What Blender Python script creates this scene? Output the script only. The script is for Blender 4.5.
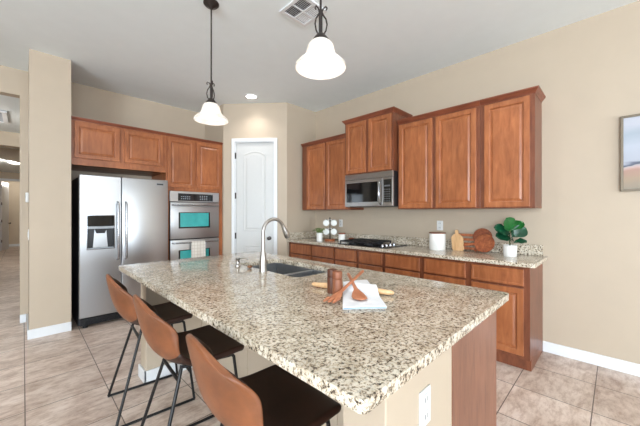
import bpy, bmesh, math, random
from mathutils import Vector, Matrix
random.seed(7)
PI = math.pi
sc = bpy.context.scene
for o in list(bpy.data.objects): bpy.data.objects.remove(o)

# ------------------------------------------------------------ camera, world, lights
H = 1.325                       # eye height
cd = bpy.data.cameras.new('camera'); cam = bpy.data.objects.new('camera', cd)
sc.collection.objects.link(cam); sc.camera = cam
cam.location = (0, 0, H); cam.rotation_euler = (PI/2, 0, -PI/4)
cd.sensor_width = 36; cd.lens = 297/640*36; cd.clip_start = 0.02

w = bpy.data.worlds.new('world'); sc.world = w; w.use_nodes = True
w.node_tree.nodes['Background'].inputs[0].default_value = (0.75, 0.86, 1.0, 1)
w.node_tree.nodes['Background'].inputs[1].default_value = 1.2

def area(name, loc, rot, sx, sy, power, col):
    l = bpy.data.lights.new(name, 'AREA'); l.shape = 'RECTANGLE'; l.size = sx; l.size_y = sy
    l.energy = power; l.color = col
    o = bpy.data.objects.new(name, l); sc.collection.objects.link(o)
    o.location = loc; o.rotation_euler = rot
    return o
# daylight lamps added at unseen windows behind camera, tilted up to brighten ceiling
area('window_daylight_fill', (-0.6, -8.05, 1.45), (PI/2+.7, 0, 0), 4.8, 2.1, 350, (0.80, 0.91, 1.0))
area('window_daylight_fill', (-6.25, -3.2, 1.45), (PI/2+.42, 0, -PI/2), 4.2, 2.1, 560, (0.80, 0.91, 1.0))

vs = sc.view_settings
vs.view_transform = 'Standard'; vs.look = 'None'; vs.exposure = 0.46; vs.gamma = 1; vs.use_curve_mapping = False
sc.display_settings.display_device = 'sRGB'

# ------------------------------------------------------------ materials
def lin(r, g, b):
    f = lambda c: (c/255/12.92 if c/255 <= .04045 else ((c/255+.055)/1.055)**2.4)
    return (f(r), f(g), f(b), 1)
def base(name):
    m = bpy.data.materials.new(name); m.use_nodes = True
    nt = m.node_tree; return m, nt, nt.nodes['Principled BSDF']
def N(nt, t, **kw):
    n = nt.nodes.new(t)
    for k, v in kw.items():
        if k in n.inputs: n.inputs[k].default_value = v
        else: setattr(n, k, v)
    return n
def ramp(nt, stops, interp='LINEAR'):
    n = nt.nodes.new('ShaderNodeValToRGB'); e = n.color_ramp.elements; n.color_ramp.interpolation = interp
    while len(e) > 1: e.remove(e[0])
    e[0].position, e[0].color = stops[0]
    for p, c in stops[1:]: x = e.new(p); x.color = c
    return n
def coords(nt, scale=(1, 1, 1), which='Object'):
    tc = N(nt, 'ShaderNodeTexCoord'); mp = N(nt, 'ShaderNodeMapping'); mp.inputs['Scale'].default_value = scale
    nt.links.new(tc.outputs[which], mp.inputs[0]); return mp.outputs[0]
def mixc(nt, fac, a, b, mode='MIX'):
    m = N(nt, 'ShaderNodeMix', data_type='RGBA', blend_type=mode)
    for i, v in ((0, fac), (6, a), (7, b)):
        if hasattr(v, 'links'): nt.links.new(v, m.inputs[i])
        else: m.inputs[i].default_value = v
    return m.outputs[2]
def bump(nt, p, src, strength, dist=.002):
    b = N(nt, 'ShaderNodeBump', Strength=strength, Distance=dist)
    nt.links.new(src, b.inputs['Height']); nt.links.new(b.outputs[0], p.inputs['Normal'])

def plain(name, col, rough=.5, metal=0, var=.06, scale=30, spec=.5, bmp=0):
    m, nt, p = base(name)
    n = N(nt, 'ShaderNodeTexNoise', Scale=scale, Detail=3.0)
    nt.links.new(coords(nt), n.inputs['Vector'])
    d = tuple(c*(1-var) for c in col[:3])+(1,); l = tuple(min(1, c*(1+var)) for c in col[:3])+(1,)
    r = ramp(nt, [(.3, d), (.7, l)])
    nt.links.new(n.outputs[0], r.inputs[0]); nt.links.new(r.outputs[0], p.inputs['Base Color'])
    p.inputs['Roughness'].default_value = rough; p.inputs['Metallic'].default_value = metal
    p.inputs['Specular IOR Level'].default_value = spec
    if bmp: bump(nt, p, n.outputs[0], bmp)
    return m

def wood(name, c1, c2, c3, axis='z', rough=.35, scale=1.0):
    m, nt, p = base(name)
    s = {'z': (9, 9, 1.6), 'x': (1.6, 9, 9), 'y': (9, 1.6, 9)}[axis]
    n = N(nt, 'ShaderNodeTexNoise', Scale=3.0*scale, Detail=6.0, Roughness=.6, Distortion=.6)
    nt.links.new(coords(nt, s), n.inputs['Vector'])
    n2 = N(nt, 'ShaderNodeTexNoise', Scale=2.5, Detail=2.0)
    nt.links.new(coords(nt, (1.5, 1.5, 1)), n2.inputs['Vector'])
    r = ramp(nt, [(.25, c1), (.5, c2), (.78, c3)])
    nt.links.new(n.outputs[0], r.inputs[0])
    r2 = ramp(nt, [(.3, (.82, .80, .78, 1)), (.7, (1.12, 1.1, 1.08, 1))])
    nt.links.new(n2.outputs[0], r2.inputs[0])
    nt.links.new(mixc(nt, 1.0, r.outputs[0], r2.outputs[0], 'MULTIPLY'), p.inputs['Base Color'])
    p.inputs['Roughness'].default_value = rough
    bump(nt, p, n.outputs[0], .03, .001)
    return m

def steel(name, col=(.50, .51, .525, 1), rough=.32, axis='z'):
    m, nt, p = base(name)
    s = {'z': (12, 12, 1), 'x': (1, 12, 12)}[axis]
    n = N(nt, 'ShaderNodeTexNoise', Scale=1.0, Detail=3.0)
    nt.links.new(coords(nt, s), n.inputs['Vector'])
    r = ramp(nt, [(.3, (rough-.01,)*3+(1,)), (.7, (rough+.01,)*3+(1,))])
    nt.links.new(n.outputs[0], r.inputs[0]); nt.links.new(r.outputs[0], p.inputs['Roughness'])
    p.inputs['Base Color'].default_value = col; p.inputs['Metallic'].default_value = 1
    return m

def granite():
    m, nt, p = base('granite'); co = coords(nt)
    a = N(nt, 'ShaderNodeTexNoise', Scale=70.0, Detail=5.0, Roughness=.72, Distortion=.3)
    b = N(nt, 'ShaderNodeTexNoise', Scale=13.0, Detail=3.0, Roughness=.6)
    c = N(nt, 'ShaderNodeTexNoise', Scale=120.0, Detail=3.0, Roughness=.6)
    d = N(nt, 'ShaderNodeTexVoronoi', Scale=70.0)
    for x in (a, b, c, d): nt.links.new(co, x.inputs['Vector'])
    ra = ramp(nt, [(.0, lin(90, 78, 68)), (.42, lin(150, 134, 116)), (.46, lin(204, 188, 166)), (.53, lin(224, 214, 196)), (.8, lin(236, 230, 220))])
    nt.links.new(a.outputs[0], ra.inputs[0])
    rb = ramp(nt, [(.38, lin(214, 208, 200)), (.6, (1, 1, 1, 1))])
    nt.links.new(b.outputs[0], rb.inputs[0])
    col = mixc(nt, .8, ra.outputs[0], rb.outputs[0], 'MULTIPLY')
    rc = ramp(nt, [(.42, (1, 1, 1, 1)), (.45, (0, 0, 0, 1))])
    nt.links.new(c.outputs[0], rc.inputs[0])
    # dark flecks cluster where the coarser noise is low
    rg = ramp(nt, [(.40, (1, 1, 1, 1)), (.58, (.25, .25, .25, 1))])
    nt.links.new(a.outputs[0], rg.inputs[0])
    mk = N(nt, 'ShaderNodeMath', operation='MULTIPLY'); nt.links.new(rc.outputs[0], mk.inputs[0]); nt.links.new(rg.outputs[0], mk.inputs[1])
    col = mixc(nt, mk.outputs[0], col, lin(44, 36, 32))
    rd = ramp(nt, [(.375, (1, 1, 1, 1)), (.395, (0, 0, 0, 1))]); nt.links.new(a.outputs[0], rd.inputs[0])
    col = mixc(nt, rd.outputs[0], col, lin(56, 46, 40))
    nt.links.new(col, p.inputs['Base Color'])
    p.inputs['Roughness'].default_value = .10
    return m

def tile_floor():
    m, nt, p = base('floor_tile')
    tc = N(nt, 'ShaderNodeTexCoord'); mp = N(nt, 'ShaderNodeMapping')
    mp.inputs['Location'].default_value = (-.0125+.003, -.1205+.003, 0)
    nt.links.new(tc.outputs['Object'], mp.inputs[0])
    br = N(nt, 'ShaderNodeTexBrick', offset=0.0, squash=1.0)
    br.inputs['Scale'].default_value = 1; br.inputs['Brick Width'].default_value = .4445; br.inputs['Row Height'].default_value = .4445
    br.inputs['Mortar Size'].default_value = .0032; br.inputs['Mortar Smooth'].default_value = .1
    br.inputs['Color1'].default_value = (1.06, 1.06, 1.06, 1); br.inputs['Color2'].default_value = (.9, .89, .88, 1)
    br.inputs['Mortar'].default_value = (1, 1, 1, 1)
    nt.links.new(mp.outputs[0], br.inputs['Vector'])
    n = N(nt, 'ShaderNodeTexNoise', Scale=3.2, Detail=7.0, Roughness=.66, Distortion=.8)
    nt.links.new(coords(nt, (1.0, 1.6, 1)), n.inputs['Vector'])
    r = ramp(nt, [(.30, lin(182, 157, 143)), (.44, lin(210, 190, 176)), (.58, lin(228, 211, 199)), (.75, lin(238, 225, 216))])
    nt.links.new(n.outputs[0], r.inputs[0])
    n2 = N(nt, 'ShaderNodeTexNoise', Scale=9.0, Detail=6.0, Roughness=.75)
    nt.links.new(coords(nt, (1.0, 2.6, 1)), n2.inputs['Vector'])
    r2 = ramp(nt, [(.38, lin(222, 212, 206)), (.55, (1, 1, 1, 1))]); nt.links.new(n2.outputs[0], r2.inputs[0])
    col = mixc(nt, 1.0, r.outputs[0], br.outputs['Color'], 'MULTIPLY')
    col = mixc(nt, 1.0, col, r2.outputs[0], 'MULTIPLY')
    col = mixc(nt, br.outputs['Fac'], col, lin(104, 88, 78))
    nt.links.new(col, p.inputs['Base Color'])
    p.inputs['Roughness'].default_value = .38
    b = N(nt, 'ShaderNodeBump', Strength=.35, Distance=.002, invert=True)
    nt.links.new(br.outputs['Fac'], b.inputs['Height']); nt.links.new(b.outputs[0], p.inputs['Normal'])
    return m

def emit(name, col, s):
    m, nt, p = base(name); p.inputs['Base Color'].default_value = col
    p.inputs['Emission Color'].default_value = col; p.inputs['Emission Strength'].default_value = s
    return m

M = {}
M['wall'] = plain('wall_paint', lin(188, 172, 152), .55, var=.015, scale=6, bmp=.02)
M['wall_hall'] = plain('hall_paint', lin(206, 190, 168), .6, var=.015, scale=6)
M['ceiling'] = plain('ceiling_paint', lin(238, 245, 247), .8, var=.01, scale=8)
M['white'] = plain('white_trim', lin(226, 228, 230), .35, var=.01)
M['door_paint'] = plain('door_paint', lin(206, 206, 204), .4, var=.01)
M['floor'] = tile_floor()
M['granite'] = granite()
M['cherry'] = wood('cabinet_wood', lin(134, 77, 45), lin(160, 96, 58), lin(180, 115, 73))
M['cherry_frame_shaded'] = wood('shaded_frame_wood', lin(98, 54, 36), lin(120, 69, 46), lin(136, 82, 56))  # cabinet boxes and frames: wood darkened mostly to paint in shade between doors
M['cherry_dark'] = wood('crown_wood', lin(98, 50, 34), lin(126, 68, 46), lin(146, 84, 56), 'x')
M['panel_wood'] = wood('end_panel_wood', lin(114, 76, 60), lin(136, 93, 74), lin(152, 108, 88), rough=.4)
M['dark_gap'] = plain('dark_interior', lin(40, 26, 20), .7)
M['steel'] = steel('brushed_steel')
M['steel_h'] = steel('brushed_steel_horizontal', axis='x')
M['steel_dark'] = steel('microwave_steel', (.34, .33, .32, 1), .3, 'x')
M['chrome'] = plain('polished_steel', (.40, .41, .43, 1), .16, 1, var=.01)
M['nickel'] = plain('brushed_nickel', (.46, .44, .42, 1), .3, 1, var=.02)
M['black'] = plain('black_plastic', lin(26, 27, 30), .35)
M['black_gloss'] = plain('black_glass', lin(14, 16, 18), .06)
M['teal_reflection_glass'] = plain('oven_glass_teal_reflection', lin(62, 168, 166), .08, var=.12, scale=9)  # teal stands for glass tint plus a window reflection painted into the colour
M['iron'] = plain('cast_iron', lin(24, 25, 28), .5)
M['black_metal'] = plain('black_metal', lin(28, 27, 28), .38, .3)
M['bronze'] = plain('dark_bronze', lin(70, 64, 62), .38, .8)
M['fridge_side'] = plain('fridge_side', lin(34, 36, 42), .5)
M['grey_plastic'] = plain('grey_plastic', lin(160, 165, 170), .35)
M['leather'] = plain('tan_leather', lin(124, 74, 45), .36, var=.22, scale=14, bmp=.1)
M['leather_dark'] = plain('dark_brown_leather', lin(46, 24, 15), .42, var=.15, scale=14, bmp=.1)
M['ceramic'] = plain('white_ceramic', lin(240, 238, 234), .25, var=.01)
M['porcelain'] = plain('white_plastic', lin(220, 220, 218), .3, var=.01)
M['sink'] = plain('sink_composite', lin(150, 152, 155), .4, .75)
M['wood_light'] = wood('light_wood', lin(196, 150, 104), lin(222, 180, 134), lin(232, 196, 154), scale=1.6)
M['wood_mid'] = wood('acacia_wood', lin(140, 78, 48), lin(178, 104, 66), lin(204, 136, 94), 'z', scale=1.6)
M['wood_dark'] = wood('walnut_wood', lin(98, 46, 26), lin(140, 72, 42), lin(170, 98, 60), 'y', scale=1.6)
M['acacia'] = wood('acacia_board', lin(96, 42, 20), lin(152, 78, 40), lin(196, 122, 72), 'y', scale=1.2)
M['wood_pink'] = wood('beech_utensil_wood', lin(166, 100, 70), lin(190, 122, 88), lin(206, 142, 108), 'x', scale=1.6)
M['mill_dark'] = wood('dark_mill_wood', lin(70, 38, 24), lin(98, 56, 36), lin(118, 72, 48), rough=.5)
M['mill_light'] = wood('light_mill_wood', lin(112, 64, 42), lin(140, 84, 56), lin(158, 102, 72), rough=.5)
M['leaf'] = plain('fiddle_leaf', lin(14, 66, 42), .32, var=.3, scale=12)
M['leaf_light'] = plain('fiddle_leaf_bright', lin(30, 96, 42), .32, var=.2, scale=12)
M['leaf_small'] = plain('succulent_leaf', lin(106, 128, 70), .5, var=.3, scale=40)
M['stem'] = plain('plant_stem', lin(74, 84, 48), .6)
M['soil'] = plain('soil', lin(50, 36, 28), .9)
M['copper'] = plain('copper_scrubber', lin(130, 88, 60), .6, .1)
M['frame'] = plain('bronze_frame', lin(118, 106, 90), .4, .3)
M['key_grey'] = plain('key_grey', lin(96, 98, 100), .5)
M['switch'] = M['porcelain']
M['vent_dark'] = plain('vent_shadow', lin(50, 50, 52), .8)
M['lamp_emit'] = emit('led_lens', (1, .95, .88, 1), 8)
M['bulb'] = emit('bulb', (1, .92, .8, 1), 2)

def shade_glass():
    m, nt, p = base('alabaster_glass')
    nt.nodes.remove(p)
    out = nt.nodes['Material Output']
    n = N(nt, 'ShaderNodeTexNoise', Scale=9.0, Detail=3.0, Distortion=1.5); nt.links.new(coords(nt), n.inputs['Vector'])
    r = ramp(nt, [(.3, (.78, .72, .67, 1)), (.6, (.88, .86, .83, 1))]); nt.links.new(n.outputs[0], r.inputs[0])
    t = N(nt, 'ShaderNodeBsdfTranslucent'); d = N(nt, 'ShaderNodeBsdfDiffuse'); g = N(nt, 'ShaderNodeBsdfGlossy', Roughness=.25)
    for x in (t, d): nt.links.new(r.outputs[0], x.inputs[0])
    a = N(nt, 'ShaderNodeMixShader', Fac=.45); nt.links.new(t.outputs[0], a.inputs[1]); nt.links.new(d.outputs[0], a.inputs[2])
    b = N(nt, 'ShaderNodeMixShader', Fac=.05); nt.links.new(a.outputs[0], b.inputs[1]); nt.links.new(g.outputs[0], b.inputs[2])
    nt.links.new(b.outputs[0], out.inputs[0])
    return m
M['shade'] = shade_glass()

def plaid_mat(name, basec, stripe, sx):
    m, nt, p = base(name)
    br = N(nt, 'ShaderNodeTexBrick', offset=0.0)
    br.inputs['Scale'].default_value = 1
    for k, v in (('Brick Width', sx), ('Row Height', sx), ('Mortar Size', .0035), ('Mortar Smooth', .6)): br.inputs[k].default_value = v
    br.inputs['Color1'].default_value = basec; br.inputs['Color2'].default_value = basec; br.inputs['Mortar'].default_value = stripe
    tc = N(nt, 'ShaderNodeTexCoord'); mp = N(nt, 'ShaderNodeMapping'); mp.inputs['Rotation'].default_value = (PI/2, 0, 0)
    nt.links.new(tc.outputs['Object'], mp.inputs[0]); nt.links.new(mp.outputs[0], br.inputs['Vector'])
    nt.links.new(br.outputs['Color'], p.inputs['Base Color']); p.inputs['Roughness'].default_value = .9
    return m
M['plaid'] = plaid_mat('plaid_cloth', lin(226, 220, 210), lin(196, 186, 174), .045)
M['linen'] = plain('white_linen', lin(238, 240, 244), .9, var=.02, scale=60, bmp=.1)
M['linen_blue'] = plain('blue_grey_stripe', lin(150, 176, 196), .9, var=.1, scale=60)

def painting_mat():
    m, nt, p = base('abstract_landscape')
    tc = N(nt, 'ShaderNodeTexCoord'); sp = N(nt, 'ShaderNodeSeparateXYZ'); nt.links.new(tc.outputs['Object'], sp.inputs[0])
    n = N(nt, 'ShaderNodeTexNoise', Scale=5.0, Detail=4.0); nt.links.new(coords(nt, (1, 1, 3)), n.inputs['Vector'])
    ma = N(nt, 'ShaderNodeMath', operation='MULTIPLY_ADD'); ma.inputs[1].default_value = .10; nt.links.new(n.outputs[0], ma.inputs[0]); nt.links.new(sp.outputs[2], ma.inputs[2])
    mr = N(nt, 'ShaderNodeMapRange'); mr.inputs[1].default_value = -.25; mr.inputs[2].default_value = .35; nt.links.new(ma.outputs[0], mr.inputs[0])
    r = ramp(nt, [(.0, lin(140, 132, 118)), (.17, lin(160, 138, 116)), (.25, lin(166, 130, 116)), (.29, lin(186, 160, 152)), (.32, lin(168, 162, 166)), (.33, lin(70, 76, 94)), (.35, lin(100, 106, 122)), (.37, lin(168, 172, 184)), (.6, lin(176, 182, 194)), (.75, lin(156, 166, 178)), (.9, lin(182, 184, 194))])
    nt.links.new(mr.outputs[0], r.inputs[0]); nt.links.new(r.outputs[0], p.inputs['Base Color']); p.inputs['Roughness'].default_value = .5
    return m
M['painting'] = painting_mat()

# ------------------------------------------------------------ mesh helpers
class MB:
    def __init__(s): s.bm = bmesh.new()
    def box(s, x0, y0, z0, x1, y1, z1, bev=0, seg=2):
        r = bmesh.ops.create_cube(s.bm, size=1)
        vs_ = r['verts']
        for v in vs_:
            v.co = Vector((x0+(v.co.x+.5)*(x1-x0), y0+(v.co.y+.5)*(y1-y0), z0+(v.co.z+.5)*(z1-z0)))
        if bev:
            ed = list({e for v in vs_ for e in v.link_edges})
            bmesh.ops.bevel(s.bm, geom=ed, offset=bev, segments=seg, profile=.5, affect='EDGES')
        return s
    def lathe(s, prof, c=(0, 0, 0), n=32, axis='z', close=True):
        rings = []
        for r, z in prof:
            ring = []
            for i in range(n):
                t = 2*PI*i/n; a, b = r*math.cos(t), r*math.sin(t)
                p = {'z': (a, b, z), 'x': (z, a, b), 'y': (b, z, a)}[axis]
                ring.append(s.bm.verts.new((c[0]+p[0], c[1]+p[1], c[2]+p[2])))
            rings.append(ring)
        for k in range(len(rings)-1):
            for i in range(n):
                s.bm.faces.new((rings[k][i], rings[k][(i+1) % n], rings[k+1][(i+1) % n], rings[k+1][i]))
        if close:
            if prof[0][0] > 1e-6: s.bm.faces.new(rings[0][::-1])
            if prof[-1][0] > 1e-6: s.bm.faces.new(rings[-1])
        return s
    def tube(s, pts, r, n=10, cap=True):
        pts = [Vector(p) for p in pts]
        rs = r if isinstance(r, (list, tuple)) else [r]*len(pts)
        rings = []; up = None
        for i, p in enumerate(pts):
            if i == 0: d = pts[1]-p
            elif i == len(pts)-1: d = p-pts[i-1]
            else: d = (pts[i+1]-p).normalized()+(p-pts[i-1]).normalized()
            d.normalize()
            if up is None:
                up = Vector((0, 0, 1)) if abs(d.z) < .9 else Vector((1, 0, 0))
            side = d.cross(up).normalized(); up = side.cross(d).normalized()
            rings.append([s.bm.verts.new(p+rs[i]*(math.cos(2*PI*k/n)*side+math.sin(2*PI*k/n)*up)) for k in range(n)])
        for k in range(len(rings)-1):
            for i in range(n):
                s.bm.faces.new((rings[k][i], rings[k][(i+1) % n], rings[k+1][(i+1) % n], rings[k+1][i]))
        if cap: s.bm.faces.new(rings[0][::-1]); s.bm.faces.new(rings[-1])
        return s
    def loops(s, loops_, cap=True, capback=True):
        """list of equal-length closed point loops joined in sequence"""
        R = [[s.bm.verts.new(p) for p in L] for L in loops_]
        n = len(R[0])
        for k in range(len(R)-1):
            for i in range(n):
                s.bm.faces.new((R[k][i], R[k][(i+1) % n], R[k+1][(i+1) % n], R[k+1][i]))
        if capback: s.bm.faces.new(R[0][::-1])
        if cap: s.bm.faces.new(R[-1])
        return s
    def prism(s, poly, z0, z1, bev=0):
        R0 = [s.bm.verts.new((x, y, z0)) for x, y in poly]; R1 = [s.bm.verts.new((x, y, z1)) for x, y in poly]
        n = len(poly)
        s.bm.faces.new(R0[::-1]); top = s.bm.faces.new(R1)
        for i in range(n): s.bm.faces.new((R0[i], R0[(i+1) % n], R1[(i+1) % n], R1[i]))
        return s
    def sphere(s, c, r, sc_=(1, 1, 1), seg=20):
        q = bmesh.ops.create_uvsphere(s.bm, u_segments=seg, v_segments=seg//2, radius=r)
        for v in q['verts']: v.co = Vector((c[0]+v.co.x*sc_[0], c[1]+v.co.y*sc_[1], c[2]+v.co.z*sc_[2]))
        return s
    def xf(s, m):
        bmesh.ops.transform(s.bm, matrix=m, verts=s.bm.verts); return s
    def build(s, name, mat, parent=None, smooth=False, label=None, mods=None):
        bmesh.ops.recalc_face_normals(s.bm, faces=s.bm.faces)
        me = bpy.data.meshes.new(name); s.bm.to_mesh(me); s.bm.free()
        me.materials.append(mat)
        if smooth:
            me.polygons.foreach_set('use_smooth', [True]*len(me.polygons))
            me.set_sharp_from_angle(angle=math.radians(40))
        o = bpy.data.objects.new(name, me); sc.collection.objects.link(o)
        if parent is not None: o.parent = parent
        if label: o['label'] = label
        return o
def thing(name, label, cat, loc=(0, 0, 0), rz=0, group=None):
    o = bpy.data.objects.new(name, None); sc.collection.objects.link(o); o.empty_display_size = .1
    o.location = loc; o.rotation_euler = (0, 0, rz); return tag(o, label, cat, group)
def tag(o, label, cat, group=None):
    o['label'] = label; o['category'] = cat
    if group: o['group'] = group
    return o
def struct(o, label=None, cat=None):
    o['kind'] = 'structure'
    if label: o['label'] = label
    if cat: o['category'] = cat
    return o
def copy_tree(o, parent=None):
    c = o.copy(); sc.collection.objects.link(c)
    if parent is not None: c.parent = parent
    for ch in list(o.children): copy_tree(ch, c)
    return c

# ------------------------------------------------------------ room shell
XW = 3.535; YR = 3.64; YF = 5.08; CZ = 3.05
A = (2.911, YR); B = (2.24, 4.40)
struct(MB().box(-6.6, -8.3, -.06, 4.6, 17.2, 0).build('floor', M['floor']), 'beige stone-look square floor tiles with brown grout', 'floor')
struct(MB().box(-6.6, -8.3, CZ, 3.75, 5.2, CZ+.08).build('ceiling', M['ceiling']), 'smooth pale grey kitchen ceiling', 'ceiling')
struct(MB().box(XW, -8.3, 0, XW+.12, 3.80, CZ).build('wall_right', M['wall']), 'cream wall behind the long run of cabinets', 'wall')
struct(MB().box(A[0], YR, 0, XW, YR+.12, CZ).build('wall_pantry_side', M['wall']), 'short cream wall between the white door and the cabinets', 'wall')
# diagonal wall with door opening (local: x along wall, front face y=0, body behind)
ang = math.atan2(A[1]-B[1], A[0]-B[0]); LW = math.hypot(A[0]-B[0], A[1]-B[1])
OX0, OX1, OZ = .188, .812, 2.445
b = MB(); b.box(0, 0, 0, OX0, .11, CZ); b.box(OX1, 0, 0, LW, .11, CZ); b.box(OX0, 0, OZ, OX1, .11, CZ)
o = struct(b.build('wall_pantry', M['wall']), 'angled cream wall holding the tall white door', 'wall'); o.location = (B[0], B[1], 0); o.rotation_euler.z = ang
struct(MB().box(B[0], B[1], 0, B[0]+.10, YF, CZ).build('wall_pantry_return', M['wall']), 'narrow cream return wall above the oven cabinet end', 'wall')
OPX = -.028
b = MB(); b.box(OPX, YF, 0, B[0]+.1, YF+.13, CZ); b.box(-1.6, YF, 2.74, OPX, YF+.13, CZ); b.box(-6.6, YF, 0, -1.6, YF+.13, CZ)
struct(b.build('wall_back', M['wall']), 'taupe wall behind the refrigerator with a hallway opening', 'wall')
struct(MB().box(.046, 4.36, 0, .385, YF, CZ).build('wall_column', M['wall']), 'cream wall end left of the refrigerator', 'wall')
# room behind the camera
b = MB()
b.box(-6.6, -8.3, 0, XW, -8.18, .35); b.box(-6.6, -8.3, 2.55, XW, -8.18, CZ); b.box(-6.6, -8.3, .35, -3.1, -8.18, 2.55); b.box(1.9, -8.3, .35, XW, -8.18, 2.55)
struct(b.build('wall_front', M['wall']))
b = MB()
b.box(-6.6, -8.3, 0, -6.48, YF, .35); b.box(-6.6, -8.3, 2.55, -6.48, YF, CZ); b.box(-6.6, -8.3, .35, -6.48, -5.4, 2.55); b.box(-6.6, -1.0, .35, -6.48, YF, 2.55)
struct(b.build('wall_left', M['wall']))
def window(name, x0, x1, loc, rz):
    b = MB()
    for x in (x0, (x0+x1)/2-.03, x1-.06): b.box(x, -.04, .35, x+.06, .04, 2.55)
    for z in (.35, 2.49): b.box(x0, -.04, z, x1, .04, z+.06)
    o = struct(b.build(name, M['white'])); o.location = loc; o.rotation_euler.z = rz
window('window_1', -3.1, 1.9, (0, -8.24, 0), 0)
window('window_2', -5.4, -1.0, (-6.54, 0, 0), PI/2)
# baseboards
def bb(name, x0, y0, x1, y1): struct(MB().box(x0, y0, 0, x1, y1, .10, .004).build(name, M['white']))
bb('baseboard_right', XW-.014, -8.1, XW, .505)
b = MB(); b.box(.032, 4.346, 0, .387, 4.36, .10, .004); b.box(.032, 4.36, 0, .046, YF, .10, .004)
struct(b.build('baseboard_column', M['white']))
bb('baseboard_back', OPX, YF-.014, .028, YF)

# hallway beyond the opening
struct(MB().box(-3.2, YF+.13, 2.74, .8, 17.1, 2.82).build('ceiling_hall', M['ceiling']))
struct(MB().box(.55, YF+.13, 0, .67, 17.1, 2.74).build('wall_hall_right', M['wall_hall']))
struct(MB().box(-3.3, YF+.13, 0, -3.2, 17.1, 2.74).build('wall_hall_left', M['wall_hall']))
struct(MB().box(-3.2, 7.5, 2.50, .55, 7.75, 2.74).build('wall_hall_header', M['wall_hall']))
def arch_header(y0, y1, zc, rise):
    b = MB(); n = 14; x0, x1 = -2.2, .4
    lo = [(x0+(x1-x0)*i/n, zc+rise*math.sin(PI*i/n)) for i in range(n+1)]
    poly = lo+[(.55, zc), (.55, 2.74), (-3.2, 2.74), (-3.2, zc)]
    f0 = [(x, y0, z) for x, z in poly]; f1 = [(x, y1, z) for x, z in poly]
    b.loops([f0, f1]); return b
struct(arch_header(9.4, 9.6, 2.36, .2).build('wall_hall_arch', M['wall_hall']))
b = MB(); b.box(-3.2, 15.0, 0, -.56, 15.1, 2.74); b.box(.25, 15.0, 0, .55, 15.1, 2.74); b.box(-.56, 15.0, 2.44, .25, 15.1, 2.74)
struct(b.build('wall_hall_end', M['wall_hall']))
struct(MB().box(-1.6, 16.9, 0, .55, 17.0, 2.74).build('wall_bedroom', M['wall_hall']))
bb('baseboard_bedroom', -1.6, 16.88, .55, 16.9)
b = MB(); b.box(-.64, 14.98, 0, -.56, 15.0, 2.52, .004); b.box(-.56, 14.98, 2.44, .33, 15.0, 2.52, .004)
struct(b.build('trim_1', M['white']))
d = thing('door_2', 'open white door at the far end of the hallway', 'door', (-.55, 15.1, 0), math.radians(78)); d['kind'] = 'structure'
MB().box(0, -.02, .01, .78, .02, 2.43, .003).build('door_slab', M['white'], d)
for z in (.3, 1.0, 1.6, 2.2): MB().box(-.01, -.03, z, .04, -.018, z+.09).build('hinge', M['bronze'], d, label='dark bronze hinge')
MB().lathe([(0, -.09), (.028, -.085), (.03, -.06), (.012, -.05), (.012, -.02)], (.72, 0, .95), axis='y', n=16).build('door_knob', M['bronze'], d, True)
g = thing('return_air_grille', 'white framed grey air grille in the hallway ceiling', 'vent', (-.41, 6.35, 2.735))
b = MB(); b.box(-.25, -.36, -.02, .25, -.31, 0); b.box(-.25, .31, -.02, .25, .36, 0); b.box(-.25, -.31, -.02, -.20, .31, 0); b.box(.2, -.31, -.02, .25, .31, 0)
b.build('frame', M['white'], g)
b = MB()
for i in range(14): b.box(-.2, -.3+i*.044, -.012, .2, -.3+i*.044+.026, -.004)
b.build('louvers', M['grey_plastic'], g)
# hall ceiling light, far: flush dome
g = thing('hall_ceiling_light', 'glowing flush light on the hallway ceiling', 'light', (-.15, 11.4, 2.74))
MB().lathe([(.17, 0), (.17, -.03), (.16, -.035)], n=24).build('mount', M['white'], g, True)
MB().lathe([(.155, -.035), (.14, -.07), (.08, -.095), (0, -.10)], n=24, close=False).build('diffuser', M['lamp_emit'], g, True)
for y, e in ((6.3, 9), (11.4, 20), (16.0, 9)):
    l = bpy.data.lights.new('hall_lamp', 'POINT'); l.energy = e; l.color = (1, .95, .88); l.shadow_soft_size = .15
    o = bpy.data.objects.new('hall_lamp', l); sc.collection.objects.link(o); o.location = (-.6 if y < 15 else -.2, y, 2.45)

# ------------------------------------------------------------ pantry door
pd = thing('door_1', 'tall white two-panel pantry door in the angled wall', 'door', (B[0], B[1], 0), ang); pd['kind'] = 'structure'
b = MB()
cw = .052
b.box(OX0-cw, -.018, 0, OX0, 0, OZ+cw, .004); b.box(OX1, -.018, 0, OX1+cw, 0, OZ+cw, .004); b.box(OX0, -.018, OZ, OX1, 0, OZ+cw, .004)
b.box(OX0, 0, 0, OX0+.012, .1, OZ); b.box(OX1-.012, 0, 0, OX1, .1, OZ); b.box(OX0, 0, OZ-.012, OX1, .1, OZ)
b.build('casing', M['white'], pd)
sl = MB().box(OX0+.015, .012, .01, OX1-.015, .047, OZ-.016, .003).build('door_slab', M['door_paint'], pd)
def arch_loop(x0, x1, z0, z1, rise, ins, y, n=16):
    pts = [(x0+ins, y, z0+ins), (x1-ins, y, z0+ins)]
    for i in range(n+1):
        t = i/n; x = (x1-ins)+(x0-x1+2*ins)*t
        pts.append((x, y, z1-ins+rise*(1-(2*t-1)**2)))
    return pts
for z0, z1, rise in ((1.04, 2.24, .06), (.24, .82, .0)):
    px0, px1 = OX0+.135, OX1-.135
    b = MB()
    b.loops([arch_loop(px0, px1, z0, z1, rise, i, .012-dy) for i, dy in ((0, -.001), (.004, .005), (.014, .006), (.024, .001), (.034, .0012), (.060, .006))])
    b.build('raised_panel', M['door_paint'], sl)
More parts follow.
